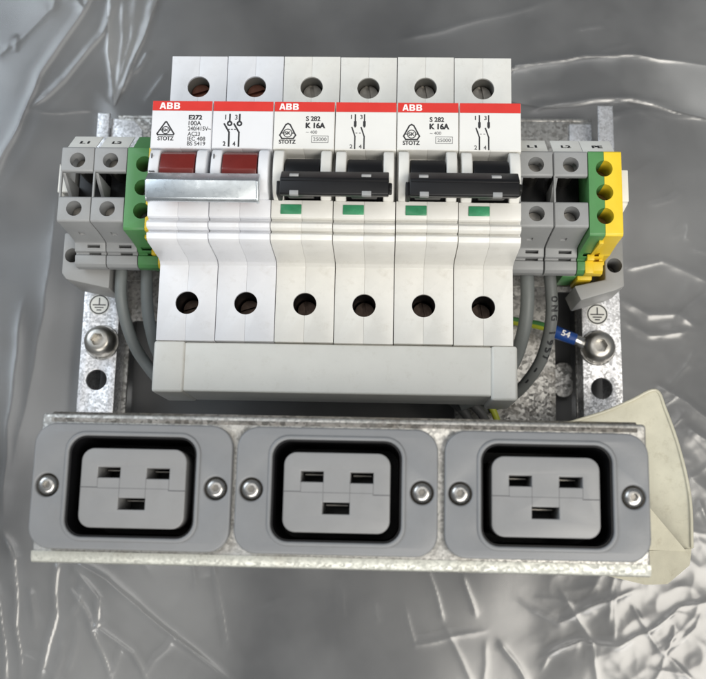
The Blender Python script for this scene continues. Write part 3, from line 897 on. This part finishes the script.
# lettering wrapped along the cable's upper side
path = smooth_path(c4pts, 30)
def along(d_mm, start):
    acc = 0
    for i in range(start, len(path)-1):
        s = (path[i+1]-path[i]).length
        if acc+s >= d_mm: return path[i].lerp(path[i+1], (d_mm-acc)/s), (path[i+1]-path[i]).normalized()
        acc += s
    return path[-1], (path[-1]-path[-2]).normalized()
tx = new()
for k, ch in enumerate('ONG 1957 - -'):
    if ch == ' ': continue
    g = text(new(), ch, 0, -1.2, (1.9 if ch not in '1' else 0.7), (2.4 if ch != '-' else 0.6), 0, 0.05)
    g2 = new(); merge(g2, g)
    bmesh.ops.subdivide_edges(g2, edges=g2.edges[:], cuts=2)
    for v in g2.verts:
        p, tdir = along(7.0+k*2.75+v.co.x, 30)
        view = Vector((15.7, -94.6, 323.7))-p
        up_ = (Vector((0.35, 0.15, 1))-tdir*Vector((0.35, 0.15, 1)).dot(tdir)).normalized()
        sd = tdir.cross(up_)*-1
        a = v.co.y/1.98
        v.co = p+(up_*math.cos(a)+sd*math.sin(a))*(2.0+v.co.z*0.6)
    merge(tx, g2)
part('cable_lettering', tx, 'ink', s4, T4)
cable('dark cable in the gap under the busbar cover, left of the pair', [(30, -50, -2), (37.5, -55, -3), (42.5, -59.5, -4), (46, -66, -8)], 1.6, 'cable_dark', group='dark cables below the cover')
cable('dark cable in the gap under the busbar cover, right of the pair', [(36, -50, -2), (43.0, -55, -3), (48.0, -59.5, -4), (51, -66, -8)], 1.6, 'cable_dark', group='dark cables below the cover')

yw = thing('earth_wire', (48, -55, -6), 'loose yellow green wire in the gap under the right end of the busbar cover', 'wire')
part('insulation', tube(new(), [(40, -48, -5), (49.5, -55, -5), (53.0, -60.5, -6), (54.5, -68, -9)], 1.15), 'yellow_green', yw)
ew = thing('earth_wire', (87.8, -35.2, -9), 'thin yellow green earth wire with blue crimp lug bolted to the right strip', 'wire')
part('insulation', tube(new(), [(40, -24, -15), (54, -24.5, -15), (62.4, -25.8, -14), (66.3, -26.8, -12), (70.3, -28.4, -9), (74.0, -30.4, -7)], 1.25), 'yellow_green', ew)
st = new(); 
part('green_stripe', tube(new(), [(40, -23.4, -14.6), (54, -23.9, -14.6), (62.4, -25.2, -13.6), (66.3, -26.2, -11.6), (70.3, -27.8, -8.6), (74.0, -29.8, -6.6)], 1.05), 'green', ew)
bs = part('blue_sleeve', tube(new(), [(72.4, -29.8, -7), (75.5, -31.2, -6.4), (80.3, -33.0, -6.2)], lambda t: 2.35-0.35*t), 'blue', ew)
tx = text(new(), '54', -1.5, -1.0, 3.0, 2.0, 0, 0.01, 0.05)
bmesh.ops.rotate(tx, cent=(0, 0, 0), matrix=Matrix.Rotation(-0.35, 3, 'Z'), verts=tx.verts)
bmesh.ops.translate(tx, vec=(76.6, -31.4, -4.1), verts=tx.verts)
part('sleeve_lettering', tx, 'ink_white', bs, ew)
bm = tube(new(), [(79.8, -32.8, -6.4), (82.0, -33.6, -7.2), (84.2, -34.4, -8.4)], lambda t: 1.7+0.5*t)
flat(bm, [circle(88.3, -35.2, 5.6), circle(88.3, -35.2, 3.0)], -9.99, -9.91)
part('ring_lug', bm, 'steel', ew)

# ------------------------------------------------------------------ socket panel
PZ = 91.6
sp = thing('socket_panel', (4.5, -89, 66), 'galvanised steel front panel holding the three grey power sockets', 'panel')
cuts = [rrect(cx-15.6, cx+15.6, -100.6, -76.2, 4) for cx in (-44.2, 4.4, 53.3)]
bm = flat(new(), [rrect(-67.2, 77.2, -105.6, -71.4, 0.9, 4)]+cuts, PZ-1.5, PZ, 0.5)
part('face_plate', bm, 'galv_panel', sp)
# bent top edge: a rounded roll rising just proud of the face
prof = [(-73.4, PZ+0.05), (-72.4, PZ+0.02), (-71.4, PZ-0.5), (-70.8, PZ-1.6), (-70.7, PZ-24), (-71.9, PZ-24), (-71.9, PZ-1.6), (-73.4, PZ-1.4)]
part('top_edge', prism_x(new(), prof, -65.0, 75.2, 0.0), 'galv_dirty_shaded', sp)
prof = [(-103.9, PZ+0.3), (-105.4, PZ+0.3), (-106.4, PZ-0.3), (-106.7, PZ-1.4), (-106.6, PZ-24), (-105.4, PZ-24), (-105.3, PZ-1.4), (-103.9, PZ-0.9)]
part('bottom_edge', prism_x(new(), prof, -67.3, 77.3, 0.0), 'galv_green', sp)
for xa in (-67.0, 75.8):
    part('side_wall', box(new(), xa, xa+1.2, -105, -72.2, PZ-26, PZ-1.5), 'galv_panel', sp)

def make_socket(cx, label):
    cy = -88.6
    T = thing('power_socket', (cx, cy, PZ), label, 'power socket', 'three power sockets in the panel')
    z1 = 94.2
    hx = 20.0
    ring_loops = [rrect(cx-23.7, cx+23.7, cy-14.7, cy+14.7, 5.2), rrect(cx-15.3, cx+15.3, cy-11.9, cy+11.9, 4.2),
                  circle(cx-hx, cy, 2.75, 28), circle(cx+hx, cy, 2.75, 28)]
    part('flange', flat(new(), ring_loops, PZ+0.05, z1, 0.45), 'socket_grey', T)
    # slightly raised rim round the opening
    part('opening_rim', flat(new(), [rrect(cx-16.2, cx+16.2, cy-12.8, cy+12.8, 4.9), rrect(cx-15.2, cx+15.2, cy-11.8, cy+11.8, 4.1)], z1-0.8, z1+0.42, 0.36), 'socket_grey', T)
    # deep well, its black colour standing in for the shade of its depth
    w = flat(new(), [rrect(cx-15.25, cx+15.25, cy-11.85, cy+11.85, 4.15), rrect(cx-14.8, cx+14.8, cy-11.4, cy+11.4, 3.8)], 68, z1-0.5)
    flat(w, [rrect(cx-15.2, cx+15.2, cy-11.8, cy+11.8, 4.1)], 67, 68)
    part('well', w, 'black', T)
    zf = 92.6; fy = cy-0.35
    slots = [(cx-8.5, cx-3.2, fy+2.4, fy+4.9), (cx+3.2, cx+8.6, fy+2.3, fy+4.8), (cx-3.25, cx+3.1, fy-5.0, fy-2.3)]
    lp = [rrect(cx-12.6, cx+12.6, fy-9.35, fy+9.35, 3.0)]+[[(a, c), (b_, c), (b_, d), (a, d)] for a, b_, c, d in slots]
    ins = flat(new(), lp, 80, zf, 0.3)
    ip = part('insert', ins, 'insert_grey', T)
    part('contact_block', box(new(), cx-12, cx+12, fy-8.7, fy+8.7, 68, 79.9), 'black', T)
    ct = new()
    for a, b_, c, d in slots: box(ct, a+0.5, b_-0.5, d-0.7, d-0.4, 80, 86)
    part('contact', ct, 'dark_steel', T)
    sm = new(); zz = zf-0.01
    segs = [((cx-12.5, fy+0.1), (cx-8.5, fy+0.1)), ((cx-8.5, fy+0.1), (cx-8.5, fy+2.4)), ((cx-8.5, fy-0.05), (cx+8.6, fy-0.05)), ((cx-3.2, fy-2.3), (cx-3.2, fy+2.5)),
            ((cx+3.1, fy-2.3), (cx+3.1, fy+2.5)), ((cx+8.6, fy-0.3), (cx+8.6, fy+2.3)), ((cx+8.6, fy-0.4), (cx+12.5, fy-0.4))]
    for k, (p, q) in enumerate(segs):
        line(sm, [p, q], (0.22 if k in (0, 6) else 0.10), zz+0.002*k, 0.02)
    part('seam', sm, 'seam', ip, T)
    for s in (-1, 1):
        sc = part('screw', screw_head(cx+s*hx, cy, PZ+1.2, 2.35, 1.75, 1.0, 1.1), 'steel', T)
        part('recess_shade', cyl(new(), cx+s*hx, cy, 0.84, PZ+1.0, PZ+1.95, 6), 'dark_steel', sc, T)  # dark disc added, painting the shade at the bottom of the hexagon
        part('screw_seat', lathe(new(), [(2.74, PZ+0.1), (2.74, PZ+1.4), (2.3, PZ+1.1), (2.3, PZ+0.1)], cx+s*hx, cy), 'dark_steel', sc, T)
    return T
make_socket(-44.0, 'grey power socket at the left end of the metal panel')
make_socket(4.4, 'grey power socket in the middle of the metal panel')
make_socket(53.3, 'grey power socket at the right end, beside the ivory plastic piece')

# ------------------------------------------------------------------ ivory plastic piece
ip = thing('plastic_cover', (95, -80, -10), 'ivory plastic bent cover lying behind the right end of the socket panel', 'cover')
def sheet(bm, pts, t, n):
    n = Vector(n).normalized()*t
    a = [bm.verts.new(Vector(p)) for p in pts]; c = [bm.verts.new(Vector(p)-n) for p in pts]
    k = len(pts)
    bm.faces.new(a); bm.faces.new(list(reversed(c)))
    for i in range(k): bm.faces.new((a[(i+1) % k], a[i], c[i], c[(i+1) % k]))
    bmesh.ops.recalc_face_normals(bm, faces=bm.faces[:])
    return bm
rf2 = random.Random(5)
def bowed(edge, z_of, t, cuts=5):
    """sheet with real thickness, bowed out of its plane, its cut edge slightly ragged"""
    b_ = new()
    f = b_.faces.new([b_.verts.new((x, y, 0)) for x, y in edge])
    bmesh.ops.triangulate(b_, faces=[f])
    bmesh.ops.subdivide_edges(b_, edges=b_.edges[:], cuts=cuts, use_grid_fill=True)
    for v in b_.verts:
        x, y = v.co.x, v.co.y
        v.co = (x+0.35*noise.noise((x*0.25, y*0.25, 3)), y+0.3*noise.noise((x*0.25, y*0.25, 8)), z_of(x, y)+0.5*noise.noise((x*0.08, y*0.08, 1)))
    bmesh.ops.recalc_face_normals(b_, faces=b_.faces[:])
    if sum(q.normal.z for q in b_.faces) < 0: bmesh.ops.reverse_faces(b_, faces=b_.faces[:])
    bmesh.ops.solidify(b_, geom=b_.faces[:], thickness=t)
    return b_
def wall_z(x, y):
    return 12+max(0, (100-x))*0.16+max(0, (-66-y))*0.11+0.012*max(0, x-92)**2
part('main_wall', bowed([(66, -66), (76, -62.8), (85.5, -59.6), (101.5, -52.4), (104, -58.5), (105.8, -65), (107.6, -71), (108.6, -76), (109.2, -81), (109.6, -86), (109.8, -94), (109.2, -101.5), (96, -103), (66, -103)], wall_z, 1.7), 'ivory', ip, smooth=50)
part('edge_lip', tube(new(), [(70, -64.9, wall_z(70, -64.9)), (77, -62.6, wall_z(77, -62.6)+0.1), (85.5, -59.7, wall_z(85.5, -59.7)+0.2), (93.5, -56.1, wall_z(93.5, -56)+0.2), (101.3, -52.6, wall_z(101.3, -52.6)+0.2), (104, -58.5, wall_z(104, -58.5)+0.2), (107.4, -71, wall_z(107.4, -71)+0.2), (109.4, -86, wall_z(109.4, -86)+0.2), (109.0, -101.4, wall_z(109, -101.4)+0.2)], 0.5, 10, 6), 'ivory', ip)
part('gusset', sheet(new(), [(70, -78, 46), (88, -84, 34), (107.0, -102.3, 20), (70, -102.3, 40)], 1.2, (0.3, 0.1, 1)), 'ivory', ip)
part('bottom_flange', sheet(new(), [(109.2, -101.7, 18.3), (108.0, -106.5, 20), (100, -112.0, 24), (92, -112.0, 30), (80, -109.5, 37), (76, -103.1, 38)], 1.6, (0.25, -0.2, 1)), 'ivory', ip)
